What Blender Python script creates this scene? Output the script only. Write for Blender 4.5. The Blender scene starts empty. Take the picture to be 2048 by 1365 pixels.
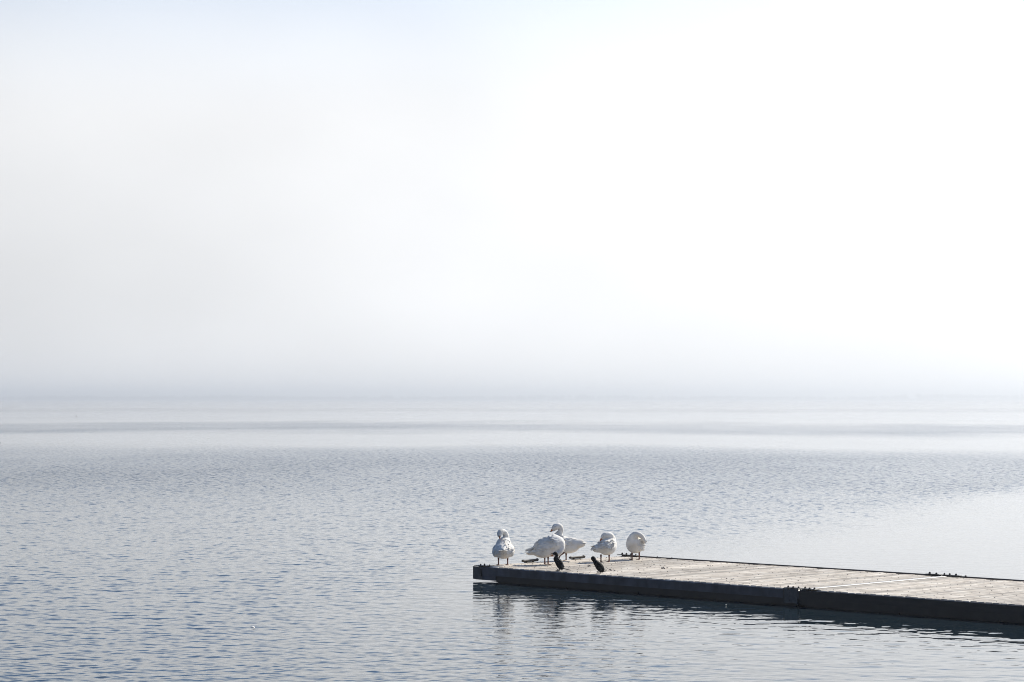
import bpy, bmesh, math, random
import numpy as np
from mathutils import Vector

random.seed(7)
rng = np.random.default_rng(7)
scene = bpy.context.scene
COL = scene.collection
R = math.radians

# ------------------------------------------------------------------ camera
F_PX = 4714.0                      # focal length in photo pixels (2048 wide)
DECK_Z = 0.30
CAM_Z = DECK_Z + 3.315
PITCH = math.atan((799.5 - 682.5) / F_PX)
cam_data = bpy.data.cameras.new('camera')
cam_data.sensor_width = 36.0
cam_data.lens = F_PX / 2048 * 36.0
cam_data.clip_start = 0.5
cam_data.clip_end = 30000.0
cam = bpy.data.objects.new('camera', cam_data)
COL.objects.link(cam)
cam.location = (0, 0, CAM_Z)
cam.rotation_euler = (R(90) + PITCH, 0, 0)
scene.camera = cam

# ------------------------------------------------------------------ sky, sun, exposure
SUN_EL, SUN_AZ = R(38), R(50)      # azimuth to the right of the view direction
SUN_DIR = Vector((math.sin(SUN_AZ) * math.cos(SUN_EL), math.cos(SUN_AZ) * math.cos(SUN_EL), math.sin(SUN_EL)))
world = bpy.data.worlds.new('World')
scene.world = world
world.use_nodes = True
wt = world.node_tree
wt.nodes.clear()


def node(t, kind, **kw):
    n = t.nodes.new(kind)
    for k, v in kw.items():
        setattr(n, k, v)
    return n


def mth(t, op, a, b=None, c=None, clamp=False):
    n = t.nodes.new('ShaderNodeMath')
    n.operation = op
    n.use_clamp = clamp
    for i, v in enumerate((a, b, c)):
        if v is None:
            continue
        if isinstance(v, (int, float)):
            n.inputs[i].default_value = v
        else:
            t.links.new(v, n.inputs[i])
    return n.outputs[0]


def maprange(t, v, a, b, c=0.0, d=1.0, smooth=True):
    n = t.nodes.new('ShaderNodeMapRange')
    n.interpolation_type = 'SMOOTHSTEP' if smooth else 'LINEAR'
    t.links.new(v, n.inputs['Value'])
    for k, x in (('From Min', a), ('From Max', b), ('To Min', c), ('To Max', d)):
        n.inputs[k].default_value = x
    return n.outputs['Result']


def mixcol(t, fac, a, b):
    n = t.nodes.new('ShaderNodeMix')
    n.data_type = 'RGBA'
    if isinstance(fac, (int, float)):
        n.inputs[0].default_value = fac
    else:
        t.links.new(fac, n.inputs[0])
    for i, v in ((6, a), (7, b)):
        if isinstance(v, tuple):
            n.inputs[i].default_value = (*v[:3], 1)
        else:
            t.links.new(v, n.inputs[i])
    return n.outputs[2]


sky = node(wt, 'ShaderNodeTexSky', sky_type='NISHITA', sun_disc=False, sun_elevation=SUN_EL,
           sun_rotation=SUN_AZ, air_density=0.8, dust_density=0.2, ozone_density=1.0)
tc = node(wt, 'ShaderNodeTexCoord')
dirv = tc.outputs['Generated']
sep = node(wt, 'ShaderNodeSeparateXYZ')
wt.links.new(dirv, sep.inputs[0])
dot = node(wt, 'ShaderNodeVectorMath', operation='DOT_PRODUCT')
wt.links.new(dirv, dot.inputs[0])
dot.inputs[1].default_value = SUN_DIR
cosv = dot.outputs['Value']
# forward scattering of the mist round the sun (Henyey-Greenstein lobe)
G = 0.75
hg = mth(wt, 'DIVIDE', 1 - G * G,
         mth(wt, 'POWER', mth(wt, 'SUBTRACT', 1 + G * G, mth(wt, 'MULTIPLY', cosv, 2 * G)), 1.5))
# soft uneven mist
nz = node(wt, 'ShaderNodeTexNoise')
mp = node(wt, 'ShaderNodeMapping')
mp.inputs['Scale'].default_value = (5.0, 5.0, 10.0)
wt.links.new(dirv, mp.inputs[0])
wt.links.new(mp.outputs[0], nz.inputs['Vector'])
nz.inputs['Scale'].default_value = 1.0
nz.inputs['Detail'].default_value = 2.5
uneven = mth(wt, 'MULTIPLY_ADD', nz.outputs['Fac'], 0.36, 0.81)
back = maprange(wt, cosv, -1.0, 0.45, 0.12, 0.475)
mist = mth(wt, 'MULTIPLY', mth(wt, 'MULTIPLY_ADD', hg, 0.62, back), uneven)
mist_col = mixcol(wt, mist, (0, 0, 0), (0.975, 0.985, 1.0))
mist_col.node.clamp_factor = False
sky_bg = node(wt, 'ShaderNodeVectorMath', operation='MULTIPLY')
wt.links.new(sky.outputs[0], sky_bg.inputs[0])
sky_bg.inputs[1].default_value = (0.086, 0.101, 0.115)   # strength 0.1, cool white balance
thick = maprange(wt, sep.outputs['Z'], 0.11, 0.27, 1.0, 0.04)
total = mixcol(wt, thick, sky_bg.outputs[0], mist_col)
bg = node(wt, 'ShaderNodeBackground')
wt.links.new(total, bg.inputs['Color'])
bg.inputs['Strength'].default_value = 1.0
wo = node(wt, 'ShaderNodeOutputWorld')
wt.links.new(bg.outputs[0], wo.inputs['Surface'])

sun_data = bpy.data.lights.new('sun', 'SUN')
sun_data.energy = 5.0
sun_data.angle = R(0.6)
sun_data.color = (1.0, 0.94, 0.83)
sun = bpy.data.objects.new('sun', sun_data)
COL.objects.link(sun)
sun.location = (60, 90, 60)
sun.rotation_euler = (-SUN_DIR).to_track_quat('-Z', 'Y').to_euler()

vs = scene.view_settings
vs.view_transform = 'Standard'
vs.look = 'None'
vs.exposure = 0.2
vs.gamma = 1.0
vs.use_curve_mapping = False
cy = scene.cycles
cy.max_bounces = 6
cy.volume_bounces = 0
cy.use_denoising = True
cy.filter_width = 1.0
cy.sample_clamp_indirect = 4.0

# ------------------------------------------------------------------ helpers


def new_mat(name, rough=0.6, spec=0.5, metallic=0.0):
    m = bpy.data.materials.new(name)
    m.use_nodes = True
    t = m.node_tree
    b = t.nodes['Principled BSDF']
    b.inputs['Roughness'].default_value = rough
    b.inputs['Specular IOR Level'].default_value = spec
    b.inputs['Metallic'].default_value = metallic
    return m, t, b


def noisy_mat(name, c1, c2, scale=8.0, rough=0.6, spec=0.5, metallic=0.0, detail=4.0, stretch=(1, 1, 1), bump=0.0,
              lo=0.35, hi=0.65, island=0.0):
    m, t, b = new_mat(name, rough, spec, metallic)
    tcn = node(t, 'ShaderNodeTexCoord')
    mpn = node(t, 'ShaderNodeMapping')
    mpn.inputs['Scale'].default_value = stretch
    t.links.new(tcn.outputs['Object'], mpn.inputs[0])
    n = node(t, 'ShaderNodeTexNoise')
    n.inputs['Scale'].default_value = scale
    n.inputs['Detail'].default_value = detail
    t.links.new(mpn.outputs[0], n.inputs['Vector'])
    f = maprange(t, n.outputs['Fac'], lo, hi, smooth=False)
    if island:
        oi = node(t, 'ShaderNodeObjectInfo')
        f = mth(t, 'ADD', f, mth(t, 'MULTIPLY_ADD', oi.outputs['Random'], island, -island / 2), clamp=True)
    t.links.new(mixcol(t, f, c1, c2), b.inputs['Base Color'])
    if bump:
        bp = node(t, 'ShaderNodeBump')
        bp.inputs['Strength'].default_value = bump
        bp.inputs['Distance'].default_value = 0.01
        t.links.new(n.outputs['Fac'], bp.inputs['Height'])
        t.links.new(bp.outputs[0], b.inputs['Normal'])
    return m


def link(name, mesh, mat, parent=None, smooth=True):
    o = bpy.data.objects.new(name, mesh)
    if mat and not mesh.materials:
        mesh.materials.append(mat)
    COL.objects.link(o)
    if smooth:
        mesh.shade_smooth()
    if parent:
        o.parent = parent
    return o


def mesh_from(name, verts, faces):
    me = bpy.data.meshes.new(name)
    me.from_pydata([tuple(v) for v in verts], [], [tuple(int(i) for i in f) for f in faces])
    me.update()
    return me


def empty(name, loc, rot=(0, 0, 0), label=None, cat=None, group=None):
    o = bpy.data.objects.new(name, None)
    o.location = loc
    o.rotation_euler = rot
    COL.objects.link(o)
    tag(o, label, cat, group)
    return o


def tag(o, label=None, cat=None, group=None, kind=None):
    for k, v in (('label', label), ('category', cat), ('group', group), ('kind', kind)):
        if v:
            o[k] = v
    return o


def px_to_plane(x, y, z):
    """photo pixel -> point on the horizontal plane at height z"""
    d = Vector(((x - 1024) / F_PX, 1.0, -(y - 799.5) / F_PX))
    s = (CAM_Z - z) / -d.z
    return Vector((d.x * s, s, z))


class MB:
    """collects simple shapes into one mesh"""
    def __init__(self):
        self.v, self.f = [], []

    def add(self, vs_, fs_):
        b = len(self.v)
        self.v += [tuple(p) for p in vs_]
        self.f += [tuple(b + i for i in f) for f in fs_]

    def box(self, x0, x1, y0, y1, z0, z1, bev=0.0):
        if bev <= 0:
            vs_ = [(x, y, z) for z in (z0, z1) for y in (y0, y1) for x in (x0, x1)]
            self.add(vs_, [(0, 2, 3, 1), (4, 5, 7, 6), (0, 1, 5, 4), (2, 6, 7, 3), (0, 4, 6, 2), (1, 3, 7, 5)])
            return
        b = bev      # chamfered top edges
        vs_ = [(x0, y0, z0), (x1, y0, z0), (x1, y1, z0), (x0, y1, z0),
               (x0, y0, z1 - b), (x1, y0, z1 - b), (x1, y1, z1 - b), (x0, y1, z1 - b),
               (x0 + b, y0 + b, z1), (x1 - b, y0 + b, z1), (x1 - b, y1 - b, z1), (x0 + b, y1 - b, z1)]
        fs_ = [(3, 2, 1, 0), (8, 9, 10, 11)]
        for i in range(4):
            j = (i + 1) % 4
            fs_ += [(i, j, 4 + j, 4 + i), (4 + i, 4 + j, 8 + j, 8 + i)]
        self.add(vs_, fs_)

    def tube(self, pts, rad, n=8, caps=True):
        pts = [Vector(p) for p in pts]
        rad = rad if isinstance(rad, (list, tuple)) else [rad] * len(pts)
        rings = []
        up = Vector((0, 0, 1))
        for i, p in enumerate(pts):
            d = (pts[min(i + 1, len(pts) - 1)] - pts[max(i - 1, 0)]).normalized()
            a = d.cross(up)
            if a.length < 1e-3:
                a = d.cross(Vector((0, 1, 0)))
            a.normalize()
            c = a.cross(d)
            rings.append([p + rad[i] * (math.cos(k * 2 * math.pi / n) * a + math.sin(k * 2 * math.pi / n) * c) for k in range(n)])
        vs_ = [v for r in rings for v in r]
        fs_ = []
        for i in range(len(pts) - 1):
            for k in range(n):
                k2 = (k + 1) % n
                fs_.append((i * n + k, i * n + k2, (i + 1) * n + k2, (i + 1) * n + k))
        if caps:
            fs_.append(tuple(range(n - 1, -1, -1)))
            fs_.append(tuple((len(pts) - 1) * n + k for k in range(n)))
        self.add(vs_, fs_)

    def dome(self, x, y, z, r, h, n=8):
        vs_ = [(x + r * math.cos(k * 2 * math.pi / n), y + r * math.sin(k * 2 * math.pi / n), z) for k in range(n)]
        vs_ += [(x + .7 * r * math.cos(k * 2 * math.pi / n), y + .7 * r * math.sin(k * 2 * math.pi / n), z + h * .8) for k in range(n)]
        vs_.append((x, y, z + h))
        fs_ = []
        for k in range(n):
            k2 = (k + 1) % n
            fs_ += [(k, k2, n + k2, n + k), (n + k, n + k2, 2 * n)]
        self.add(vs_, fs_)

    def build(self, name, mat, parent=None, smooth=False):
        return link(name, mesh_from(name, self.v, self.f), mat, parent, smooth)


# ------------------------------------------------------------------ lake water


def smoothstep(a, b, x):
    t_ = np.clip((x - a) / (b - a), 0, 1)
    return t_ * t_ * (3 - 2 * t_)


def gust(x, y):
    """slow unevenness of the wind, about -1..1"""
    s = (np.sin(x * .21 + y * .055 + 1.3) + np.sin(-x * .13 + y * .11 + .4) + np.sin(x * .37 - y * .09 + 2.2)
         + .8 * np.sin(x * .07 + y * .23 + 4.1) + .6 * np.sin(x * .61 + y * .17 + .7))
    return s / 3.2


def calm_mask(x, y):
    """1 on the still water round the dock and to its right, 0 on rippled water"""
    sd = np.minimum(.905 * (x - 2.6) - .425 * (y - 55.0), x + 1.0) + 2.2 * gust(x * 1.7, y * 1.7)
    return smoothstep(-3.5, 2.5, sd)


Y0, Y1 = 26.0, 150.0
rows = [Y0]
while rows[-1] < Y1:
    rows.append(rows[-1] + 0.036 * max(1.0, rows[-1] / 32.0))
rows[-1] = Y1
rows = np.array(rows)
NC = 620
u = np.linspace(-1, 1, NC)
half = .235 * rows + 2.5
X = half[:, None] * u[None, :]
Y = np.repeat(rows[:, None], NC, 1)
Z = np.zeros_like(X)
wave_dir0 = R(-92)
comps = []
for i in range(84):
    lam = 0.13 * (1.0 / 0.13) ** ((i + rng.random() * .8) / 84)
    th = wave_dir0 + rng.normal(0, .66 if lam < .5 else .42)
    slope = (lam / .20) ** .5 if lam < .20 else (lam / .20) ** -.8
    comps.append((lam, th, slope, rng.random() * 6.283))
norm = math.sqrt(sum(c[2] ** 2 / 2 for c in comps))
spacing = np.maximum(0.036 * np.maximum(1, Y / 32.0), 2 * half[:, None] / NC)
calm = calm_mask(X, Y)
gs = gust(X, Y)
amp = (1.0 - (.40 + .36 * smoothstep(42, 56, Y)) * calm) * (1.0 + .13 * gs)
fine_keep = 1.0 - .55 * calm
for lam, th, slope, ph in comps:
    k = 2 * math.pi / lam
    a = slope / norm / k
    res = smoothstep(2.2, 4.0, lam / spacing)
    w = res * (fine_keep if lam < .30 else (1.0 if lam > .7 else .5 + .5 * fine_keep))
    ph2 = k * (X * math.cos(th) + Y * math.sin(th)) + ph + .5 * np.sin(X * .31 + lam * 9) + .4 * np.sin(Y * .27 + lam * 5)
    Z += a * w * np.sin(ph2)
RMS = 0.055
edge = smoothstep(150, 118, Y) * smoothstep(Y0, Y0 + 1, Y) * smoothstep(1.0, .93, np.abs(u))[None, :]
Z *= RMS * amp * edge
nr = len(rows)
V = np.stack([X, Y, Z], -1).reshape(-1, 3)
idx = np.arange(nr * NC).reshape(nr, NC)
quads = np.stack([idx[:-1, :-1], idx[:-1, 1:], idx[1:, 1:], idx[1:, :-1]], -1).reshape(-1, 4)
XW, YB, YF = 13000.0, -500.0, 13000.0
outer = np.array([(-XW, YB, 0), (XW, YB, 0), (XW, YF, 0), (-XW, YF, 0)])
n0 = len(V)
V = np.vstack([V, outer])
c00, c01, c11, c10 = idx[0, 0], idx[0, -1], idx[-1, -1], idx[-1, 0]
extra = np.array([(n0, n0 + 1, c01, c00), (n0 + 1, n0 + 2, c11, c01), (n0 + 2, n0 + 3, c10, c11), (n0 + 3, n0, c00, c10)])
quads = np.vstack([quads, extra])
me = bpy.data.meshes.new('water')
me.vertices.add(len(V))
me.vertices.foreach_set('co', V.astype(np.float32).ravel())
me.loops.add(quads.size)
me.loops.foreach_set('vertex_index', quads.astype(np.int32).ravel())
me.polygons.add(len(quads))
me.polygons.foreach_set('loop_start', np.arange(0, quads.size, 4, dtype=np.int32))
me.update(calc_edges=True)
me.validate()

wm, t, b = new_mat('lake_water', rough=0.03)
b.inputs['Base Color'].default_value = (0.010, 0.021, 0.029, 1)
b.inputs['IOR'].default_value = 1.333
geo = node(t, 'ShaderNodeNewGeometry')
sp = node(t, 'ShaderNodeSeparateXYZ')
t.links.new(geo.outputs['Position'], sp.inputs[0])
px_, py_ = sp.outputs['X'], sp.outputs['Y']


def tex_noise(vec_scale, detail=2.0, seed=0.0):
    mp_ = node(t, 'ShaderNodeMapping')
    mp_.inputs['Scale'].default_value = vec_scale
    mp_.inputs['Location'].default_value = (seed, seed * 1.7, seed * .3)
    t.links.new(geo.outputs['Position'], mp_.inputs[0])
    n_ = node(t, 'ShaderNodeTexNoise')
    n_.inputs['Scale'].default_value = 1.0
    n_.inputs['Detail'].default_value = detail
    t.links.new(mp_.outputs[0], n_.inputs['Vector'])
    return n_


warp = tex_noise((.022, .009, 0), 5.0, 3.0)
yw = mth(t, 'MULTIPLY', py_, mth(t, 'MULTIPLY_ADD', warp.outputs['Fac'], .44, .78))
yw = mth(t, 'ADD', yw, mth(t, 'MULTIPLY', px_, 0.0))
# wind lanes across the lake: position (distance) -> how rippled
ramp = node(t, 'ShaderNodeValToRGB')
ramp.color_ramp.interpolation = 'LINEAR'
stops = [(0, 1), (150, 1), (192, .18), (240, .2), (278, .80), (330, .75), (400, .2), (640, .18), (760, .45),
         (900, .40), (1060, .14), (1500, .14)]
els = ramp.color_ramp.elements
while len(els) < len(stops):
    els.new(0.5)
for e_, (d_, v_) in zip(els, stops):
    e_.position = d_ / 1500
    e_.color = (v_, v_, v_, 1)
ydist = mth(t, 'ADD', yw, mth(t, 'MULTIPLY', maprange(t, px_, 0, 45, 0, 1), 26.0))
t.links.new(mth(t, 'DIVIDE', ydist, 1500.0, clamp=True), ramp.inputs['Fac'])
lanes = ramp.outputs['Color']
# still water round the dock (same line as the wave geometry)
sd = mth(t, 'ADD', mth(t, 'MULTIPLY', mth(t, 'SUBTRACT', px_, 2.6), .905),
         mth(t, 'MULTIPLY', mth(t, 'SUBTRACT', py_, 55.0), -.425))
sd = mth(t, 'MINIMUM', sd, mth(t, 'ADD', px_, 1.0))
wob = tex_noise((.16, .05, 0), 2.0, 9.0)
sd = mth(t, 'ADD', sd, mth(t, 'MULTIPLY_ADD', wob.outputs['Fac'], 9.0, -4.5))
still = mth(t, 'SUBTRACT', 1.0, mth(t, 'MULTIPLY', maprange(t, sd, -3.5, 3.5), .80))
rip = mth(t, 'MULTIPLY', lanes, still)
patch = tex_noise((.05, .022, 0), 3.0, 21.0)
rip = mth(t, 'MULTIPLY', rip, mth(t, 'MULTIPLY_ADD', patch.outputs['Fac'], 1.3, .35))
far = maprange(t, py_, 45, 125)
fine = tex_noise((6.5, 12.0, 0), 2.0, 1.0)
mid = tex_noise((3.6, 4.4, 0), 2.0, 5.0)


def slope_vec(n_, k):
    s_ = node(t, 'ShaderNodeVectorMath', operation='SUBTRACT')
    t.links.new(n_.outputs['Color'], s_.inputs[0])
    s_.inputs[1].default_value = (.5, .5, .5)
    m_ = node(t, 'ShaderNodeVectorMath', operation='MULTIPLY')
    t.links.new(s_.outputs[0], m_.inputs[0])
    m_.inputs[1].default_value = (.7, 1.0, 0)
    q_ = node(t, 'ShaderNodeVectorMath', operation='SCALE')
    t.links.new(m_.outputs[0], q_.inputs[0])
    t.links.new(k, q_.inputs['Scale'])
    return q_.outputs[0]


k_fine = mth(t, 'MULTIPLY', rip, mth(t, 'MULTIPLY_ADD', far, .70, .27))
k_mid = mth(t, 'MULTIPLY', rip, mth(t, 'MULTIPLY', far, .95))
add1 = node(t, 'ShaderNodeVectorMath', operation='ADD')
t.links.new(slope_vec(fine, k_fine), add1.inputs[0])
t.links.new(slope_vec(mid, k_mid), add1.inputs[1])
add2 = node(t, 'ShaderNodeVectorMath', operation='ADD')
t.links.new(add1.outputs[0], add2.inputs[0])
t.links.new(geo.outputs['Normal'], add2.inputs[1])
nrm = node(t, 'ShaderNodeVectorMath', operation='NORMALIZE')
t.links.new(add2.outputs[0], nrm.inputs[0])
t.links.new(nrm.outputs[0], b.inputs['Normal'])
t.links.new(mth(t, 'MULTIPLY_ADD', mth(t, 'MULTIPLY', far, rip), .10, .025), b.inputs['Roughness'])
water = link('water', me, wm)
tag(water, 'grey blue lake water with rippled and still lanes', kind='structure')

# ------------------------------------------------------------------ far shore with its woods
SHORE = 12000.0
vs_, fs_ = [], []
NS = 160
prof = [(0, -0.5), (6, .8), (60, 3.0), (260, 5.0), (520, 8.0), (700, -0.5)]
for i in range(NS + 1):
    x = -6400 + 12800 * i / NS
    wobble = 40 * math.sin(x * .004) + 22 * math.sin(x * .013 + 1) + 8 * math.sin(x * .05)
    hgt = 1.0 + .9 * (1 / (1 + math.exp((x + 500) / 260))) + .25 * math.sin(x * .0061 + 2)
    for (d_, z_) in prof:
        vs_.append((x, SHORE + wobble + d_, z_ * (hgt if z_ > 0 else 1)))
for i in range(NS):
    for j in range(len(prof) - 1):
        a_ = i * len(prof) + j
        fs_.append((a_, a_ + len(prof), a_ + len(prof) + 1, a_ + 1))
shore = link('far_shore', mesh_from('far_shore', vs_, fs_), noisy_mat('shore_ground', (.05, .06, .035), (.10, .09, .06), .02))
tag(shore, 'low far shore lost in the mist', kind='structure')
ico = bmesh.new()
bmesh.ops.create_icosphere(ico, subdivisions=1, radius=1.0)
iv = np.array([v.co[:] for v in ico.verts])
ifc = [[v.index for v in f.verts] for f in ico.faces]
ico.free()
mb = MB()
for i in range(1000):
    x = rng.uniform(-3300, 3300)
    d_ = rng.uniform(10, 420)
    wobble = 40 * math.sin(x * .004) + 22 * math.sin(x * .013 + 1) + 8 * math.sin(x * .05)
    tall = 17 + 4 * math.sin(x * .005) * math.sin(x * .0019 + 1) + rng.uniform(-5, 5) + (5 if x > 2000 else 0)
    g0 = np.interp(d_, [p[0] for p in prof[:5]], [p[1] for p in prof[:5]])
    yb = SHORE + wobble + d_
    mb.tube([(x, yb, g0 - .5), (x, yb, g0 + tall * .5)], [.5, .3], 5)
    for q in range(4):
        r_ = tall * rng.uniform(.18, .30)
        c_ = np.array([x + rng.normal(0, tall * .13), yb + rng.normal(0, tall * .13), g0 + tall * rng.uniform(.38, .80)])
        pts = iv * (1 + rng.uniform(-.25, .25, (len(iv), 1))) * np.array([r_, r_, r_ * 1.15]) + c_
        mb.add(pts, ifc)
woods = mb.build('far_woods', noisy_mat('far_foliage', (.035, .05, .025), (.07, .085, .04), .05, rough=.8))
tag(woods, 'misty wood along the far shore, barely visible', kind='stuff')

# ------------------------------------------------------------------ floating dock
A = px_to_plane(954.5, 1131.4, DECK_Z)
DS = Vector((.706, -.708, 0)).normalized()        # along the dock, towards the shore
ANG = math.atan2(DS.y, DS.x)
WID, LEN = 4.25, 8.14


def wood_mat():
    m_, t_, b_ = new_mat('weathered_deck_wood', rough=.62, spec=.35)
    tcn = node(t_, 'ShaderNodeTexCoord')
    oi = node(t_, 'ShaderNodeObjectInfo')
    ad = node(t_, 'ShaderNodeVectorMath', operation='ADD')
    cmb = node(t_, 'ShaderNodeCombineXYZ')
    t_.links.new(mth(t_, 'MULTIPLY', oi.outputs['Random'], 37.0), cmb.inputs[1])
    t_.links.new(tcn.outputs['Object'], ad.inputs[0])
    t_.links.new(cmb.outputs[0], ad.inputs[1])
    mpn = node(t_, 'ShaderNodeMapping')
    mpn.inputs['Scale'].default_value = (38, 1.6, 10)
    t_.links.new(ad.outputs[0], mpn.inputs[0])
    n1 = node(t_, 'ShaderNodeTexNoise')
    n1.inputs['Scale'].default_value = 1.0
    n1.inputs['Detail'].default_value = 5
    t_.links.new(mpn.outputs[0], n1.inputs['Vector'])
    n2 = node(t_, 'ShaderNodeTexNoise')
    n2.inputs['Scale'].default_value = 2.2
    n2.inputs['Detail'].default_value = 3
    t_.links.new(ad.outputs[0], n2.inputs['Vector'])
    grain = mixcol(t_, maprange(t_, n1.outputs['Fac'], .3, .7, smooth=False), (.28, .232, .183), (.575, .512, .43))
    blot = mixcol(t_, maprange(t_, n2.outputs['Fac'], .42, .70), grain, (.62, .57, .495))
    gw = node(t_, 'ShaderNodeNewGeometry')
    n3 = node(t_, 'ShaderNodeTexNoise')
    n3.inputs['Scale'].default_value = 1.1
    n3.inputs['Detail'].default_value = 5
    t_.links.new(gw.outputs['Position'], n3.inputs['Vector'])
    blot = mixcol(t_, maprange(t_, n3.outputs['Fac'], .50, .72, 0, .55), blot, (.22, .185, .145))   # grime
    tone = node(t_, 'ShaderNodeHueSaturation')
    t_.links.new(blot, tone.inputs['Color'])
    t_.links.new(mth(t_, 'MULTIPLY_ADD', oi.outputs['Random'], .58, .68), tone.inputs['Value'])
    t_.links.new(tone.outputs[0], b_.inputs['Base Color'])
    bp = node(t_, 'ShaderNodeBump')
    bp.inputs['Strength'].default_value = .5
    bp.inputs['Distance'].default_value = .006
    t_.links.new(n1.outputs['Fac'], bp.inputs['Height'])
    t_.links.new(bp.outputs[0], b_.inputs['Normal'])
    return m_


M_WOOD = wood_mat()
M_BLUE = noisy_mat('blue_grey_beam', (.020, .026, .037), (.062, .072, .096), 2.2, rough=.38, stretch=(2, 2, 1.2), detail=7.0)
M_BROWN = noisy_mat('dark_brown_beam', (.007, .0065, .007), (.017, .016, .016), 3.0, rough=.5, stretch=(1, 1, 6))
M_SKIRT = noisy_mat('wet_black_skirt', (.008, .008, .008), (.020, .019, .017), 5.0, rough=.45)
M_STEEL = noisy_mat('dull_steel', (.045, .047, .05), (.085, .085, .085), 14.0, rough=.55)
M_ALU = noisy_mat('pale_joint_strip', (.50, .48, .45), (.66, .64, .60), 6.0, rough=.45, stretch=(6, 1, 1))
M_DARK = noisy_mat('dark_iron', (.018, .016, .015), (.05, .04, .034), 30.0, rough=.55)
M_RUBBER = noisy_mat('black_rubber', (.012, .012, .012), (.03, .03, .03), 20.0, rough=.6)

PITCHW = LEN / 56
plank_mesh = []
for k in range(4):
    p = MB()
    w_ = PITCHW - .014 - .003 * k
    p.box(-w_ / 2, w_ / 2, -.02 + .006 * k, WID - .05 + .004 * k, -.036, 0, .006)
    mp_mesh = mesh_from('plank', p.v, p.f)
    mp_mesh.materials.append(M_WOOD)
    plank_mesh.append(mp_mesh)


def dock_section(s0, label, beam_mat, first):
    root = empty('dock_section', A + DS * s0 - Vector((0, 0, DECK_Z)), (0, 0, ANG), label, 'dock', 'sections of the floating dock')
    e = .012 if first else .012
    L = LEN
    # planks
    for i in range(56):
        o = bpy.data.objects.new('plank', random.choice(plank_mesh))
        COL.objects.link(o)
        o.parent = root
        o.location = (PITCHW * (i + .5), .03 + random.uniform(-.004, .004), DECK_Z + random.uniform(-.004, .003))
        o.rotation_euler = (random.uniform(-.0006, .0006), random.uniform(-.012, .012), random.uniform(-.002, .002))
    # front beam (two stepped faces), back beam, end beams
    f = MB()
    f.box(e, L - e, -.055, -.003, .13, DECK_Z - .012, .008)
    f.build('front_beam', beam_mat, root)
    xs = .58 if first else e
    if first:
        f = MB()
        f.box(e, xs - .002, -.052, -.003, .035, .128)
        f.build('end_cheek', beam_mat, root)
    f = MB()
    f.box(xs, L - e, -.038, -.003, .022, .128)
    f.build('lower_rail', M_SKIRT, root)
    f = MB()
    f.box(e, L - e, WID + .003, WID + .055, .035, DECK_Z + .022, .008)
    f.build('back_beam', M_DARK, root)
    for x0, x1 in ((-.045, e - .003), (L - e + .003, L - .004)) if first else ((.004, e - .003), (L - e + .003, L + .04)):
        f = MB()
        f.box(x0, x1, -.05, WID + .05, .04, DECK_Z - .04)
        f.build('end_beam', beam_mat, root)
    # cross joists under the planks
    for j in range(7):
        f = MB()
        yj = .25 + j * (WID - .5) / 6
        f.box(.03, L - .03, yj - .03, yj + .03, .12, DECK_Z - .045)
        f.build('joist', M_SKIRT, root)
    # floats
    x0 = .58 if first else .10
    nfl = 4
    step = (L - x0 - .1) / nfl
    for j in range(nfl):
        f = MB()
        f.box(x0 + j * step + (.0 if j == 0 else .01), x0 + (j + 1) * step - .01, -.012 + .02, WID - .03, -.35, .116)
        f.build('float_drum', M_SKIRT, root)
    # screws, one per plank and joist
    f = MB()
    for i in range(56):
        for j in range(7):
            yj = .25 + j * (WID - .5) / 6 + random.uniform(-.02, .02)
            xi = PITCHW * (i + .5) + random.uniform(-.02, .02)
            f.dome(xi, yj, DECK_Z - .003, random.uniform(.007, .012), random.uniform(.006, .014), 5)
    s_ = f.build('screw_heads', M_DARK, root)
    s_['kind'] = 'stuff'
    return root


dock1 = dock_section(0.0, 'blue grey sided end section of the wooden floating dock under the white geese', M_BLUE, True)
dock2 = dock_section(LEN, 'dark brown sided dock section running out of frame at right', M_BROWN, False)


def bolt_row(root, pts):
    for (x, y, z, r_, h_) in pts:
        f = MB()
        f.dome(x, y, z, r_ * 1.6, .004, 8)
        f.tube([(x, y, z), (x, y, z + h_ * .7)], [r_, r_], 6)
        f.dome(x, y, z + h_ * .7, r_ * .75, h_ * .3, 6)
        f.build('bolt', M_DARK, root)


def corner_plate(root, x0, x1, y0, y1, z):
    f = MB()
    f.box(x0, x1, y0, y1, z, z + .010, .003)
    f.build('corner_plate', M_DARK, root)


# outer front corner: wrap plate + bolts
corner_plate(dock1, -.04, .34, -.05, .10, DECK_Z + .004)
bolt_row(dock1, [(.08, .02, DECK_Z + .014, .016, .032), (.22, -.01, DECK_Z + .014, .018, .045), (.30, .05, DECK_Z + .014, .014, .026)])
f = MB(); f.box(-.052, .20, -.066, -.058, .045, DECK_Z - .004, .002); f.build('face_plate', M_STEEL, dock1)
f = MB(); f.box(.15, .19, -.078, -.068, .10, .25, .002); f.build('face_strap', M_DARK, dock1)
# outer back corner
corner_plate(dock1, -.04, .50, WID - .09, WID + .05, DECK_Z + .024)
bolt_row(dock1, [(.05, WID - .02, DECK_Z + .034, .020, .040), (.17, WID - .02, DECK_Z + .034, .020, .040),
                 (.30, WID - .02, DECK_Z + .034, .020, .036), (.42, WID, DECK_Z + .034, .016, .026),
                 (1.0, WID + .03, DECK_Z + .018, .012, .02), (1.4, WID + .03, DECK_Z + .018, .012, .02)])
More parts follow.
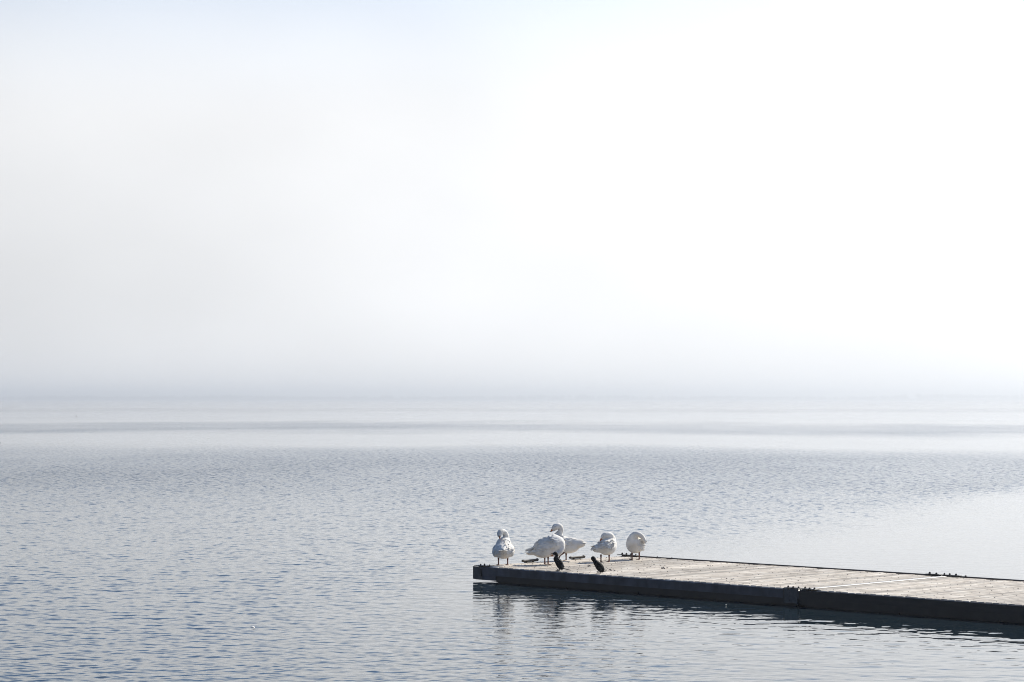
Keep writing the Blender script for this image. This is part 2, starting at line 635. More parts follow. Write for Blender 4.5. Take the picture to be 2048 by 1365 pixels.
# joint between the sections
corner_plate(dock1, LEN - .34, LEN - .02, -.05, .09, DECK_Z + .004)
bolt_row(dock1, [(LEN - .29, .01, DECK_Z + .014, .017, .034), (LEN - .17, .0, DECK_Z + .014, .018, .028), (LEN - .06, .01, DECK_Z + .014, .018, .030)])
corner_plate(dock2, .02, .34, -.05, .09, DECK_Z + .004)
bolt_row(dock2, [(.07, .03, DECK_Z + .014, .017, .034), (.19, .0, DECK_Z + .014, .020, .028), (.29, .01, DECK_Z + .014, .020, .030)])
corner_plate(dock1, LEN - .34, LEN - .02, WID - .05, WID + .05, DECK_Z + .024)
bolt_row(dock1, [(LEN - .27, WID, DECK_Z + .034, .022, .036), (LEN - .12, WID, DECK_Z + .034, .022, .030)])
corner_plate(dock2, .02, .42, WID - .05, WID + .05, DECK_Z + .024)
bolt_row(dock2, [(.06, WID, DECK_Z + .034, .018, .03), (.18, WID, DECK_Z + .034, .020, .034), (.32, WID, DECK_Z + .034, .020, .034), (.52, WID + .02, DECK_Z + .022, .02, .022)])
f = MB(); f.box(LEN - .32, LEN - .03, -.068, -.058, .05, DECK_Z - .002, .002); jp = f.build('joint_plate', M_STEEL, dock1)
for zz in (.10, .17, .235):
    f = MB(); f.tube([(LEN - .20, -.069, zz), (LEN - .20, -.079, zz)], .010, 6); f.build('bolt', M_DARK, jp)
f = MB(); f.box(LEN - .335, LEN - .322, -.076, -.056, .045, DECK_Z, .002); f.build('joint_edge', M_RUBBER, dock1)
f = MB(); f.box(.05, .16, .10, WID - .06, DECK_Z + .004, DECK_Z + .012, .003); f.build('joint_cover_strip', M_ALU, dock2)

# mooring cleats on the outer end


def cleat(px, py, label):
    base = px_to_plane(px, py, DECK_Z)
    dl = base - A
    t_ = dl.x * -DS.y + dl.y * DS.x
    pos = A + Vector((-DS.y, DS.x, 0)) * t_ + DS * .07
    root = empty('mooring_cleat', (pos.x, pos.y, DECK_Z), (0, 0, ANG + math.pi / 2), label, 'cleat', 'cleats on the dock end')
    f_ = MB(); f_.box(-.13, .13, -.04, .04, .001, .012, .003); f_.build('base_plate', M_DARK, root)
    for sx in (-.09, .09):
        f_ = MB(); f_.tube([(sx, 0, .011), (sx, 0, .035)], [.022, .018], 8); f_.build('foot', M_DARK, root)
    f_ = MB()
    f_.tube([(-.235, 0, .044), (-.228, 0, .044), (-.20, 0, .043), (-.16, 0, .041), (.16, 0, .041), (.19, 0, .045), (.215, 0, .048), (.232, 0, .048), (.24, 0, .048)],
            [.008, .019, .027, .024, .024, .031, .033, .024, .008], 12)
    f_.build('horn', M_DARK, root, True)
    return root


cleat(1048.5, 1124, 'dark iron mooring cleat on dock end, left of the two, beside the leftmost goose')
cleat(1142, 1117.5, 'dark iron mooring cleat on dock end, right of the two, behind the upright goose')

# ------------------------------------------------------------------ birds: implicit bodies turned into meshes


def sd_ell(P, c, r_, rot=None):
    q = P - np.array(c, float)
    if rot is not None:
        q = q @ rot
    r_ = np.array(r_, float)
    k0 = np.linalg.norm(q / r_, axis=-1)
    k1 = np.linalg.norm(q / (r_ * r_), axis=-1)
    return k0 * (k0 - 1) / np.maximum(k1, 1e-6)


def sd_cone(P, a, b_, ra, rb):
    a, b_ = np.array(a, float), np.array(b_, float)
    ab = b_ - a
    h = np.clip(((P - a) @ ab) / (ab @ ab), 0, 1)
    return np.linalg.norm(P - a - h[..., None] * ab, axis=-1) - (ra + (rb - ra) * h)


def smin(a, b_, k):
    h = np.clip(.5 + .5 * (b_ - a) / k, 0, 1)
    return b_ + (a - b_) * h - k * h * (1 - h)


def rotm(ax, deg):
    c_, s_ = math.cos(R(deg)), math.sin(R(deg))
    if ax == 'y':
        return np.array([[c_, 0, s_], [0, 1, 0], [-s_, 0, c_]])
    if ax == 'x':
        return np.array([[1, 0, 0], [0, c_, -s_], [0, s_, c_]])
    return np.array([[c_, -s_, 0], [s_, c_, 0], [0, 0, 1]])


def spline(pts, n=6):
    """Catmull-Rom through (x,y,z,r)"""
    p = np.array(pts, float)
    p = np.vstack([2 * p[0] - p[1], p, 2 * p[-1] - p[-2]])
    out = []
    for i in range(1, len(p) - 2):
        for t_ in np.linspace(0, 1, n, endpoint=False):
            t2, t3 = t_ * t_, t_ ** 3
            out.append(.5 * (2 * p[i] + (p[i + 1] - p[i - 1]) * t_ + (2 * p[i - 1] - 5 * p[i] + 4 * p[i + 1] - p[i + 2]) * t2
                             + (3 * p[i] - p[i - 1] - 3 * p[i + 1] + p[i + 2]) * t3))
    out.append(p[-2])
    return np.array(out)


def field(P, prims):
    d = None
    for pr in prims:
        if pr[0] == 'e':
            q = sd_ell(P, pr[1], pr[2], pr[3] if len(pr) > 3 else None)
            k = pr[4] if len(pr) > 4 else 4.0
        else:
            pts = spline(pr[1])
            q = None
            for i in range(len(pts) - 1):
                c_ = sd_cone(P, pts[i, :3], pts[i + 1, :3], pts[i, 3], pts[i + 1, 3])
                q = c_ if q is None else np.minimum(q, c_)
            k = pr[2] if len(pr) > 2 else 3.0
        d = q if d is None else smin(d, q, k)
    return d


def surface_net(prims, lo, hi, h, ruffle=None):
    lo, hi = np.array(lo, float), np.array(hi, float)
    n = np.ceil((hi - lo) / h).astype(int) + 1
    gx, gy, gz = [lo[i] + h * np.arange(n[i]) for i in range(3)]
    P = np.stack(np.meshgrid(gx, gy, gz, indexing='ij'), -1)
    D = field(P, prims)
    if ruffle is not None:
        D = D + ruffle(P)
    ins = D < 0
    nc = n - 1
    corners = [(i, j, k) for i in (0, 1) for j in (0, 1) for k in (0, 1)]
    acc = np.zeros((*nc, 3)); cnt = np.zeros(nc)

    def sl(c_):
        return tuple(slice(c_[i], c_[i] + nc[i]) for i in range(3))
    for a in range(8):
        for b_ in range(a + 1, 8):
            ca, cb = corners[a], corners[b_]
            if sum(abs(ca[i] - cb[i]) for i in range(3)) != 1:
                continue
            da, db = D[sl(ca)], D[sl(cb)]
            cr = (da < 0) != (db < 0)
            t_ = np.where(cr, da / np.where(cr, da - db, 1), 0)
            pos = np.array(ca)[None, None, None] + t_[..., None] * (np.array(cb) - np.array(ca))
            acc += np.where(cr[..., None], pos, 0)
            cnt += cr
    act = cnt > 0
    vid = -np.ones(nc, int)
    vid[act] = np.arange(act.sum())
    ii = np.argwhere(act)
    verts = lo + h * (ii + acc[act] / cnt[act][:, None])
    faces = []
    for ax in range(3):
        o1, o2 = (ax + 1) % 3, (ax + 2) % 3
        s0 = [slice(0, n[i]) for i in range(3)]
        s0[ax] = slice(0, n[ax] - 1)
        s1 = list(s0); s1[ax] = slice(1, n[ax])
        a_, b2 = ins[tuple(s0)], ins[tuple(s1)]
        for flip, msk in ((False, a_ & ~b2), (True, ~a_ & b2)):
            e_ = np.argwhere(msk)
            ok = (e_[:, o1] > 0) & (e_[:, o2] > 0) & (e_[:, o1] < nc[o1]) & (e_[:, o2] < nc[o2])
            e_ = e_[ok]
            q = []
            for (p1, p2) in ((-1, -1), (0, -1), (0, 0), (-1, 0)):
                c_ = e_.copy(); c_[:, o1] += p1; c_[:, o2] += p2
                q.append(vid[c_[:, 0], c_[:, 1], c_[:, 2]])
            q = np.stack(q, -1)
            faces.append(q[:, ::-1] if flip else q)
    return verts, np.vstack(faces)


CM = .01


def blob_obj(name, prims, lo, hi, h, mat, parent, ruffle=None):
    v, f_ = surface_net(prims, lo, hi, h, ruffle)
    o = link(name, mesh_from(name, v * CM, f_), mat, parent)
    return o, v, f_


def feather(mb, base, along, out, ln, wd, lift=.15, curl=0.0):
    """one leaf-shaped feather: base point, direction it lies in, surface normal"""
    a_ = Vector(along).normalized()
    n_ = Vector(out).normalized()
    s_ = a_.cross(n_).normalized()
    prof_ = [(0, .35), (.3, .95), (.65, 1.0), (.88, .62), (1.0, .08)]
    pts = []
    for (q, w_) in prof_:
        c_ = Vector(base) + a_ * ln * q + n_ * (lift * ln * q - curl * ln * q * q)
        pts += [c_ - s_ * wd * w_ * .5 - n_ * .12 * wd, c_ + n_ * .10 * wd, c_ + s_ * wd * w_ * .5 - n_ * .12 * wd]
    fs = []
    for i in range(4):
        fs += [(i * 3, i * 3 + 1, i * 3 + 4, i * 3 + 3), (i * 3 + 1, i * 3 + 2, i * 3 + 5, i * 3 + 4)]
    mb.add([p * CM for p in pts], fs)


def ruffle_feathers(name, v, f_, mat, parent, region, along, count, ln, wd, lift, seed=1):
    """feathers standing on the body where region(P) > 0"""
    r_ = random.Random(seed)
    tri = np.array(f_)
    cen = v[tri].mean(1)
    nrm_ = np.cross(v[tri[:, 2]] - v[tri[:, 0]], v[tri[:, 3]] - v[tri[:, 1]])
    nrm_ /= np.maximum(np.linalg.norm(nrm_, axis=1), 1e-9)[:, None]
    wgt = region(cen)
    ids = np.argwhere(wgt > 0).ravel()
    if len(ids) == 0:
        return None
    mbf = MB()
    al = Vector(along).normalized()
    for q in range(count):
        i = ids[r_.randrange(len(ids))]
        n_ = Vector(nrm_[i])
        a_ = al - n_ * al.dot(n_)
        if a_.length < .2:
            continue
        a_.normalize()
        a_ = (a_ + Vector((r_.gauss(0, .12), r_.gauss(0, .12), r_.gauss(0, .12)))).normalized()
        s_ = r_.uniform(.75, 1.25)
        feather(mbf, Vector(cen[i]) - n_ * .25, a_, n_, ln * s_, wd * s_, lift * r_.uniform(.3, 1.6), .1)
    return mbf.build(name, mat, parent, True)


def white_mat():
    m_, t_, b_ = new_mat('white_feathers', rough=.75, spec=.25)
    tcn = node(t_, 'ShaderNodeTexCoord')
    n1 = node(t_, 'ShaderNodeTexNoise')
    n1.inputs['Scale'].default_value = 7.0
    n1.inputs['Detail'].default_value = 4
    t_.links.new(tcn.outputs['Object'], n1.inputs['Vector'])
    t_.links.new(mixcol(t_, maprange(t_, n1.outputs['Fac'], .4, .7), (.79, .77, .73), (.69, .645, .57)), b_.inputs['Base Color'])
    n2 = node(t_, 'ShaderNodeTexNoise')
    n2.inputs['Scale'].default_value = 60.0
    n2.inputs['Detail'].default_value = 2
    t_.links.new(tcn.outputs['Object'], n2.inputs['Vector'])
    bp = node(t_, 'ShaderNodeBump')
    bp.inputs['Strength'].default_value = .35
    bp.inputs['Distance'].default_value = .006
    t_.links.new(n2.outputs['Fac'], bp.inputs['Height'])
    t_.links.new(bp.outputs[0], b_.inputs['Normal'])
    b_.inputs['Sheen Weight'].default_value = .15
    return m_


M_WHITE = white_mat()
M_HEAD = noisy_mat('cream_head_feathers', (.66, .63, .56), (.70, .68, .64), 30.0, rough=.8, spec=.2)
M_LEG = noisy_mat('orange_leg_skin', (.10, .028, .015), (.17, .05, .022), 40.0, rough=.5)
M_BILL = noisy_mat('orange_bill', (.36, .10, .035), (.48, .17, .06), 40.0, rough=.4)
M_EYE = noisy_mat('dark_eye', (.006, .006, .006), (.012, .011, .01), 40.0, rough=.15)
M_BLACK = noisy_mat('black_plumage', (.007, .007, .008), (.017, .017, .019), 25.0, rough=.75, spec=.2, bump=.3)
M_CBILL = noisy_mat('dull_horn_bill', (.10, .06, .03), (.18, .11, .05), 40.0, rough=.5)
M_CWING = noisy_mat('sunlit_dark_wing', (.012, .012, .013), (.050, .050, .052), 45.0, rough=.5, bump=.3)  # paler than the black plumage: the sunlit wing streak is put into the colour


def leg(root, x, y, ztop, toe=(0, -1), lean=(0, 0), mat=None, r0=2.0, r1=1.3, foot=7.5, raised=None):
    mat = mat or M_LEG
    mb_ = MB()
    if raised:                                   # lifted leg: a chain of given points, folded foot
        pts = [Vector(p) * CM for p in raised]
        mb_.tube(pts, [r0 * CM, r1 * CM * 1.25, r1 * CM, r1 * CM * 1.1][:len(pts)], 8)
        e_ = Vector(raised[-1])
        d_ = (Vector(raised[-1]) - Vector(raised[-2])).normalized()
        for s_ in (-.35, 0, .35):
            k_ = (d_ + Vector((0, s_, -.2))).normalized()
            mb_.tube([e_ * CM, (e_ + k_ * foot * .6) * CM], [.7 * CM, .25 * CM], 5)
        return mb_.build('leg', mat, root, True)
    ax, ay = x + lean[0], y + lean[1]
    mb_.tube([Vector((ax, ay, ztop)) * CM, Vector((ax * .4 + x * .6, ay * .4 + y * .6, ztop * .5)) * CM,
              Vector((x, y, 2.2)) * CM, Vector((x, y, .9)) * CM],
             [r0 * CM, r1 * CM, r1 * 1.05 * CM, r1 * 1.2 * CM], 8)
    t_ = Vector((toe[0], toe[1], 0)).normalized()
    s_ = Vector((-t_.y, t_.x, 0))
    c_ = Vector((x, y, 0))
    tips = [c_ + (t_ * math.cos(a_) + s_ * math.sin(a_)) * foot * k_ for a_, k_ in ((-.62, .92), (0, 1.08), (.62, .92))]
    for p in tips:
        mb_.tube([(c_ + Vector((0, 0, 1.0))) * CM, ((c_ + p) / 2 + Vector((0, 0, .75))) * CM, (p + Vector((0, 0, .35))) * CM], [.85 * CM, .55 * CM, .3 * CM], 6)
    mb_.tube([(c_ + Vector((0, 0, .8))) * CM, (c_ - t_ * foot * .3 + Vector((0, 0, .45))) * CM], [.6 * CM, .25 * CM], 5)
    web = [c_ + Vector((0, 0, .9)), tips[0] + Vector((0, 0, .4)), tips[0] * .4 + tips[1] * .4 + c_ * .2 + Vector((0, 0, .35)), tips[1] + Vector((0, 0, .4)),
           tips[2] * .4 + tips[1] * .4 + c_ * .2 + Vector((0, 0, .35)), tips[2] + Vector((0, 0, .4))]
    low = [Vector((p.x, p.y, .05)) for p in web]
    mb_.add([p * CM for p in web + low], [(0, 1, 2), (0, 2, 3), (0, 3, 4), (0, 4, 5)] + [(6, 8, 7), (6, 9, 8), (6, 10, 9), (6, 11, 10)]
            + [(i, 6 + i, 6 + (i + 1) % 6, (i + 1) % 6) for i in range(6)])
    return mb_.build('leg', mat, root, True)


def bill(root, a, b_, r_, mat, nail=None):
    a, b_ = Vector(a), Vector(b_)
    mb_ = MB()
    pts = [a.lerp(b_, q) for q in (-.15, .15, .5, .85, 1.0)]
    mb_.tube([p * CM for p in pts], [r_ * k_ * CM for k_ in (1.0, 1.0, .78, .5, .18)], 10)
    o = mb_.build('bill', mat, root, True)
    if nail:
        mb_ = MB()
        mb_.tube([(a.lerp(b_, q)) * CM for q in (.80, .95, 1.08)], [r_ * .56 * CM, r_ * .5 * CM, r_ * .15 * CM], 8)
        mb_.build('bill_tip', nail, o, True)
    return o


def eye(root, p, r_=.8):
    mb_ = MB()
    mb_.tube([Vector((p[0], p[1] + (q - .5) * 2 * r_, p[2])) * CM for q in (0, .15, .5, .85, 1)], [r_ * k_ * CM for k_ in (.2, .75, 1, .75, .2)], 8)
    return mb_.build('eye', M_EYE, root, True)


def place(px, py, name, label, cat, group):
    p = px_to_plane(px, py, DECK_Z)
    o = empty(name, (p.x, p.y, DECK_Z + .004), (0, 0, 0), label, cat, group)
    k_ = p.y / 47.14
    o.scale = (k_, k_, k_)
    return o


GG = 'white geese on the dock end'
H = .95


def soft_ruffle(amp_, sx, sy, sz):
    def fn(P):
        return amp_ * (np.sin(P[..., 0] * sx + 1.7 * np.sin(P[..., 2] * .31)) * np.sin(P[..., 1] * sy + .8) * np.sin(P[..., 2] * sz + 1.1 * np.sin(P[..., 0] * .4)))
    return fn


# goose 1: seen from behind, head turned back to the left
g = place(1006, 1130, 'white_goose', 'leftmost white goose, back to the viewer, head folded over its back', 'goose', GG)
prims = [('e', (1, -4, 29), (20.5, 22, 16.5)), ('e', (1.5, 9, 41), (15, 17, 14), None, 8.0),
         ('e', (0, -22, 33), (7, 9, 4), None, 6.0), ('e', (-16, -2, 27), (5, 15, 11), None, 4.0), ('e', (18, -2, 28), (5, 15, 11), None, 4.0),
         ('c', [(4, 14, 44, 8), (6.5, 14, 54, 6.2), (4, 10, 63, 5.4), (-1, 5, 66.5, 5.4), (-5.5, 1, 64.5, 5.9), (-7, -2, 60, 4.6)], 4.0)]
o, v, fc = blob_obj('body', prims, (-26, -34, 8), (28, 30, 76), H, M_WHITE, g, soft_ruffle(.35, .45, .5, .55))
ruffle_feathers('left_wing', v, fc, M_WHITE, o, lambda P: ((P[:, 0] < -3) & (P[:, 2] > 22) & (P[:, 2] < 50) & (P[:, 1] < 14)).astype(float), (.25, -1, -.6), 120, 6, 2.8, .04, 1)
ruffle_feathers('right_wing', v, fc, M_WHITE, o, lambda P: ((P[:, 0] > 2) & (P[:, 2] > 24) & (P[:, 2] < 53) & (P[:, 1] < 14)).astype(float), (-.35, -1, -.6), 130, 5.5, 2.8, .11, 2)
m_ = MB()
for q in range(9):
    feather(m_, (1 + (q - 4) * 1.3, -24, 33 - abs(q - 4) * .3), ((q - 4) * .10, -1, -.12), (0, 0, 1), 11, 3.2, .0)
m_.build('tail', M_WHITE, g, True)
bill(g, (-7, -3, 58), (-6, -8, 52), 2.0, M_BILL)
eye(g, (-11.2, -1, 63), .7)
leg(g, -9, 0, 16, toe=(-.45, -1))
leg(g, 9.3, 1, 16, toe=(-.35, -1))

# goose 3 (behind the pair): upright neck, facing left, tail to the right, one leg lifted
g = place(1132, 1121, 'white_goose', 'upright white goose facing left with raised head and orange bill, one foot lifted', 'goose', GG)
prims = [('e', (-6, 0, 32), (27, 15.5, 16), rotm('y', 6)), ('e', (17, 0, 34), (22, 9.5, 9.5), rotm('y', 4), 7.0),
         ('e', (-16, 0, 33), (17, 14.5, 15.5), None, 6.0), ('e', (6, 0, 24), (18, 12, 9), None, 6.0),
         ('c', [(-20, 0, 38, 11), (-17, 0, 48, 8.6), (-12.5, 0, 55, 6.0), (-10.2, -.5, 62, 5.3), (-13.5, -1, 68, 5.6), (-20, -1.5, 67.5, 6.6), (-24, -1.8, 64, 5.2)], 4.5)]
o, v, fc = blob_obj('body', prims, (-38, -19, 8), (46, 19, 80), H, M_WHITE, g, soft_ruffle(.25, .4, .5, .5))
ruffle_feathers('wings', v, fc, M_WHITE, o, lambda P: ((P[:, 2] > 29 + .10 * P[:, 0]) & (P[:, 0] > -24) & (P[:, 0] < 26) & (P[:, 2] < 52)).astype(float), (1, 0, -.16), 300, 8.5, 3.6, .07, 11)
m_ = MB()
for q in range(9):
    feather(m_, (28, (q - 4) * .9, 35.5), (1, (q - 4) * .06, .03), (0, 0, 1), 14, 3.4, .0)
    feather(m_, (24, (q - 4) * 1.0, 33), (1, (q - 4) * .05, .10), (0, 0, 1), 15, 3.4, .0)
m_.build('tail', M_WHITE, g, True)
bill(g, (-26, -2, 63.2), (-31, -2.4, 57.4), 2.7, M_BILL, M_EYE)
eye(g, (-22, -8.0, 67.5), .75)
leg(g, 0, 0, 18, toe=(-.9, -.5), r0=2.4)
leg(g, 0, 0, 18, raised=[(-2, -6, 18), (-6, -6, 14.5), (-12, -6, 10), (-14.5, -6, 5)], r0=2.4)

# goose 2 (front of the pair): side view, tail to the left, neck bent down to preen
g = place(1093, 1129, 'white_goose', 'large white goose in side view, tail left, neck bent down, behind the cormorant', 'goose', GG)
prims = [('e', (4, 0, 36.5), (31, 16.5, 19.5), rotm('y', -17)), ('e', (18, 0, 41), (18, 15, 15.5), None, 6.0),
         ('e', (-21, 0, 25.5), (20, 8, 5.6), rotm('y', -12), 6.0), ('e', (-4, 0, 25), (20, 13, 11), rotm('y', -10), 6.0),
         ('c', [(28, -2, 42, 8), (31, -6, 35, 5.6), (28, -10, 27, 4.9), (22, -12, 21.5, 5.1), (17, -12.5, 19.5, 4.6)], 3.0)]
o, v, fc = blob_obj('body', prims, (-50, -21, 8), (44, 21, 64), H, M_WHITE, g, soft_ruffle(.25, .4, .5, .5))
ruffle_feathers('wing_coverts', v, fc, M_WHITE, o, lambda P: ((P[:, 2] > 30 + .30 * P[:, 0]) & (P[:, 0] > -30) & (P[:, 0] < 27)).astype(float), (-1, 0, -.34), 330, 9.5, 4.0, .07, 12)
m_ = MB()
for q in range(6):
    for sy in (-1, 1):
        feather(m_, (-19 - q, sy * (6 - q * .5), 36 - q * .9), (-1, -sy * .05, -.28), (0, sy * .6, .8), 24 - q, 3.4, .0)
m_.build('flight_feathers', M_WHITE, o, True)
m_ = MB()
for q in range(9):
    feather(m_, (-28, (q - 4) * 1.0, 24.5), (-1, (q - 4) * .05, -.06), (0, 0, 1), 16, 3.6, .0)
m_.build('tail', M_WHITE, g, True)
bill(g, (14, -13, 19), (7, -13, 17.2), 2.1, M_BILL)
eye(g, (18, -17.2, 21.5), .7)
leg(g, -3.5, 3, 17, toe=(.9, -.7), r0=2.0)
leg(g, 3.0, -4, 17, toe=(1, -.35), r0=2.0)

# goose 4: neck laid back over the body, tail to the left
g = place(1210, 1124, 'white_goose', 'small white goose resting its head along its ruffled back, tail left', 'goose', GG)
prims = [('e', (4, 2, 30), (18.5, 20, 16.5), rotm('y', -14)), ('e', (12, 6, 35), (10.5, 14, 13), None, 5.0),
         ('e', (-12, -6, 27.5), (14, 9, 8), rotm('y', -12), 5.0),
         ('c', [(13, 10, 36, 9), (13.5, 9, 46, 7.4), (9.5, 5, 52, 6.6), (3, 2, 53.4, 6.2), (-2, 0, 52, 5.9), (-5, -1, 49, 4.4)], 3.0)]
o, v, fc = blob_obj('body', prims, (-32, -24, 8), (28, 28, 64), H, M_WHITE, g, soft_ruffle(.3, .45, .5, .5))
ruffle_feathers('wings', v, fc, M_WHITE, o, lambda P: ((P[:, 2] > 28) & (P[:, 2] < 44) & (P[:, 0] < 20)).astype(float), (-.9, -.25, -.45), 240, 7, 3.2, .36, 3)
m_ = MB()
for q in range(8):
    feather(m_, (-15, -6 + (q - 4) * .9, 27), (-1, (q - 4) * .06 - .2, -.20), (0, 0, 1), 11, 3.0, .0)
m_.build('tail', M_WHITE, g, True)
bill(g, (-6, -2, 48), (-11, -4, 41.5), 2.3, M_BILL)
eye(g, (-3.5, -5.8, 52), .7)
leg(g, -8.5, -2, 15, toe=(.3, -1))
leg(g, 8.0, 2, 15, toe=(-.6, -.8))

# goose 5: facing the viewer, neck arched to the right
g = place(1271, 1119, 'white_goose', 'rightmost white goose, rounded body, neck arched over its side with bill down', 'goose', GG)
prims = [('e', (-1, 2, 29.5), (18.2, 20, 17.5)), ('e', (-5, -6, 37.5), (12.5, 13, 13), None, 6.0), ('e', (1, 16, 30), (11, 16, 9), None, 6.0),
         ('c', [(-5, -10, 44, 9.5), (-1, -13, 50, 6.9), (6, -15.5, 50, 5.2), (11.8, -16, 46, 4.6), (15, -15, 41, 4.2), (16, -14, 38, 3.3)], 1.5)]
o, v, fc = blob_obj('body', prims, (-24, -30, 8), (26, 38, 62), H, M_WHITE, g, soft_ruffle(.2, .4, .5, .5))
ruffle_feathers('wing', v, fc, M_WHITE, o, lambda P: ((P[:, 0] > 4) & (P[:, 2] > 20) & (P[:, 2] < 42) & (P[:, 1] < 16) & (P[:, 1] > -20)).astype(float), (.2, 1, -.5), 140, 6, 3.2, .34, 4)
bill(g, (16.3, -13.6, 37), (17.2, -12.5, 32.5), 1.7, M_BILL, M_EYE)
eye(g, (14.6, -18.8, 41.5), .6)
leg(g, -7.3, 0, 15, toe=(-.5, -1))
leg(g, 7.0, 0, 15, toe=(-.55, -.9))

# cormorants on the front edge
GC = 'small black cormorants on the dock edge'
g = place(1117, 1141.8, 'cormorant', 'small black cormorant with bill pointing left, in front of the large goose', 'cormorant', GC)
prims = [('e', (1.5, 0, 14.5), (7.2, 6.4, 13.8), rotm('y', -28)), ('e', (-4.5, 0, 23), (5.2, 5, 6), rotm('y', -20), 3.0),
         ('c', [(-5.5, 0, 24, 4.6), (-3.6, 0, 28.8, 3.1), (-3.8, 0, 32.0, 3.0), (-6.4, -.3, 34.6, 3.7), (-9.2, -.5, 34.2, 2.3)], 1.4)]
o, v, fc = blob_obj('body', prims, (-16, -9, 1), (16, 9, 40), .6, M_BLACK, g)
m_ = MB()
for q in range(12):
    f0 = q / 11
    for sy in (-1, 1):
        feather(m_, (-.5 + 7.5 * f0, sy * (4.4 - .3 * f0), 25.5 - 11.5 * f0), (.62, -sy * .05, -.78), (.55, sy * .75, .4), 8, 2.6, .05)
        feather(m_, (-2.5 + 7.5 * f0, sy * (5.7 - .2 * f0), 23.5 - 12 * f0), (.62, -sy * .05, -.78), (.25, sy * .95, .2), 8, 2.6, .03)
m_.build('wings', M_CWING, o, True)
m_ = MB()
for q in range(5):
    feather(m_, (6.0, (q - 2) * .9, 6.4), (1, (q - 2) * .05, -.28), (.2, 0, 1), 19, 3.0, .0)
    feather(m_, (6.0, (q - 2) * .9, 4.9), (1, (q - 2) * .05, -.20), (.2, 0, 1), 17, 3.0, .0)
m_.build('tail', M_BLACK, g, True)
bill(g, (-10, -.5, 34.0), (-16, -.7, 34.2), 1.3, M_CBILL)
eye(g, (-8.0, -3.4, 35.2), .4)
leg(g, -1.5, -1.5, 4, toe=(-1, -.4), mat=M_BLACK, r0=1.3, r1=.9, foot=5)
leg(g, 1.5, 2, 4, toe=(-1, .1), mat=M_BLACK, r0=1.3, r1=.9, foot=5)

g = place(1198, 1146.8, 'cormorant', 'small black cormorant with rounded head turned away, right of the other cormorant', 'cormorant', GC)
prims = [('e', (1, 0, 12.5), (7.6, 6.6, 12.6), rotm('y', -38)), ('e', (-5, 0, 20.5), (4.6, 4.6, 6), rotm('y', -25), 3.0),
         ('c', [(-6.5, 0, 20.5, 4.8), (-9.0, .3, 25, 4.0), (-11.6, .6, 29.2, 4.7), (-12.4, 2.6, 29.6, 4.0)], 2.2)]
o, v, fc = blob_obj('body', prims, (-20, -9, 0), (14, 10, 38), .6, M_BLACK, g)
m_ = MB()
for q in range(12):
    f0 = q / 11
    for sy in (-1, 1):
        feather(m_, (-3 + 8 * f0, sy * (4.4 - 1.0 * f0), 21.5 - 11.5 * f0), (.70, -sy * .05, -.70), (.5, sy * .8, .45), 7, 2.4, .05)
m_.build('wings', M_BLACK, o, True)
m_ = MB()
for q in range(5):
    feather(m_, (7, 1 + (q - 2) * .7, 7), (1, (q - 2) * .10 + .3, -.05), (.2, 0, 1), 8.5, 3.0, .0)
    feather(m_, (5, (q - 2) * .9, 5), (1, (q - 2) * .10 + .3, -.25), (.2, 0, 1), 8.5, 3.0, .0)
m_.build('tail', M_BLACK, g, True)
bill(g, (-12.6, 4.6, 29.2), (-13.8, 9.6, 28.8), 1.0, M_CBILL)
leg(g, -2.4, -1, 4, toe=(-1, -.1), mat=M_BLACK, r0=1.2, r1=.85, foot=4.5)
leg(g, 2.0, 1, 4, toe=(-1, .2), mat=M_BLACK, r0=1.2, r1=.85, foot=4.5)

# ------------------------------------------------------------------ droppings and dirt on the planks
mb = MB()
dn = Vector((-DS.y, DS.x, 0))
for q in range(330):
    if q < 220:
        s_, t_ = abs(random.gauss(1.4, 1.3)), random.uniform(.12, WID - .15)
    else:
        s_, t_ = random.uniform(.1, 2 * LEN - .3), random.uniform(.12, WID - .15)
    p = A + DS * s_ + dn * t_
    r_ = random.uniform(.004, .012)
    mb.dome(p.x, p.y, DECK_Z - .001, r_ * random.uniform(.8, 1.6), r_ * random.uniform(.5, 1.1), 6)
for (px, py, n_) in ((1324, 1136, 9), (1218, 1139, 8), (1180, 1133, 5), (1458, 1158, 5)):
    c_ = px_to_plane(px, py, DECK_Z)
    for q in range(n_):
        r_ = random.uniform(.008, .017)
        mb.dome(c_.x + random.gauss(0, .045), c_.y + random.gauss(0, .12), DECK_Z - .001, r_ * 1.2, r_, 6)
dr = mb.build('bird_droppings', M_DARK)
tag(dr, 'dark bird droppings scattered over the deck planks', 'droppings', kind='stuff')

# ------------------------------------------------------------------ small things on the water


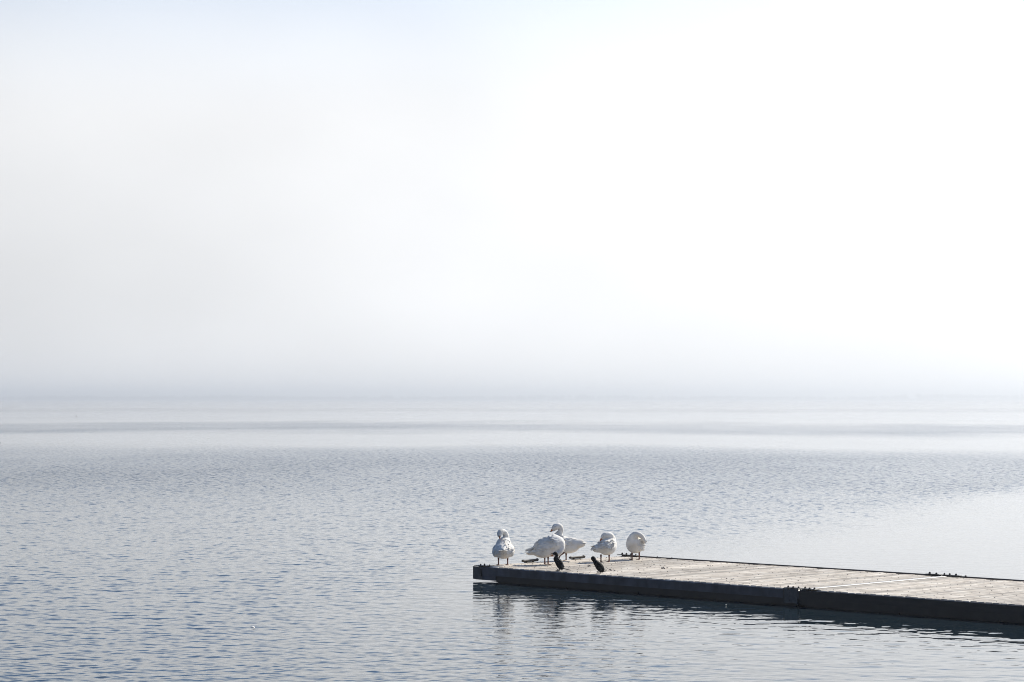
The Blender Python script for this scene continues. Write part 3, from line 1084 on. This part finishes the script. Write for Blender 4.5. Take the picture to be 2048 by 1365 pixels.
def swimmer(px, py, label, k_):
    p = px_to_plane(px, py, 0.0)
    root = empty('water_bird', (p.x, p.y, 0), (0, 0, 0), label, 'water bird', 'far dark water birds')
    root.scale = (k_, k_, k_)
    pr = [('e', (0, 0, 4), (10, 15, 8)), ('e', (0, 14, 7), (5, 8, 4), None, 4.0), ('c', [(0, -10, 7, 4.5), (0, -13, 14, 3.4), (0, -14, 19, 3.6)], 3.0)]
    blob_obj('body', pr, (-14, -24, -6), (14, 26, 28), 1.6, M_BLACK, root)
    bill(root, (0, -17, 19), (0, -22, 18), 1.2, M_CBILL)
    return root


swimmer(153, 833, 'tiny dark water bird swimming alone far out at left', 1.0)
swimmer(0, 886, 'dark water bird cut by the left edge of the picture', .7)


def drift_feather(px, py, ln, wd, label, rot):
    p = px_to_plane(px, py, 0.0)
    m2 = MB()
    feather(m2, (-ln / 2, 0, .6), (1, .1, 0), (0, 0, 1), ln, wd, .75, .75)
    feather(m2, (-ln / 2, 0, .2), (1, -.1, 0), (0, 0, 1), ln, wd, .35, .35)
    o_ = m2.build('feather', M_WHITE, None, True)
    o_.location = (p.x, p.y, .012)
    o_.rotation_euler = (0, 0, rot)
    tag(o_, label, 'feather', 'white feathers afloat')


drift_feather(507, 1256, 6.5, 5.0, 'curled white feather afloat on open water left of the dock', .3)
drift_feather(1451, 1211, 2.4, 2.0, 'tiny white feather afloat in the dark reflection of the dock', .3)

# ------------------------------------------------------------------ mist over the lake
mb = MB()
mb.box(-13300, 13300, -800, 13300, -2.0, 42.0)
haze = mb.build('haze', None)
hm = bpy.data.materials.new('lake_mist')
hm.use_nodes = True
ht = hm.node_tree
ht.nodes.clear()
pv = node(ht, 'ShaderNodeVolumePrincipled')
pv.inputs['Color'].default_value = (.93, .965, 1.0, 1)
pv.inputs['Density'].default_value = 2.7e-4
pv.inputs['Anisotropy'].default_value = 0.52
om = node(ht, 'ShaderNodeOutputMaterial')
ht.links.new(pv.outputs[0], om.inputs['Volume'])
haze.data.materials.append(hm)
tag(haze, 'pale morning mist over the lake', kind='stuff')
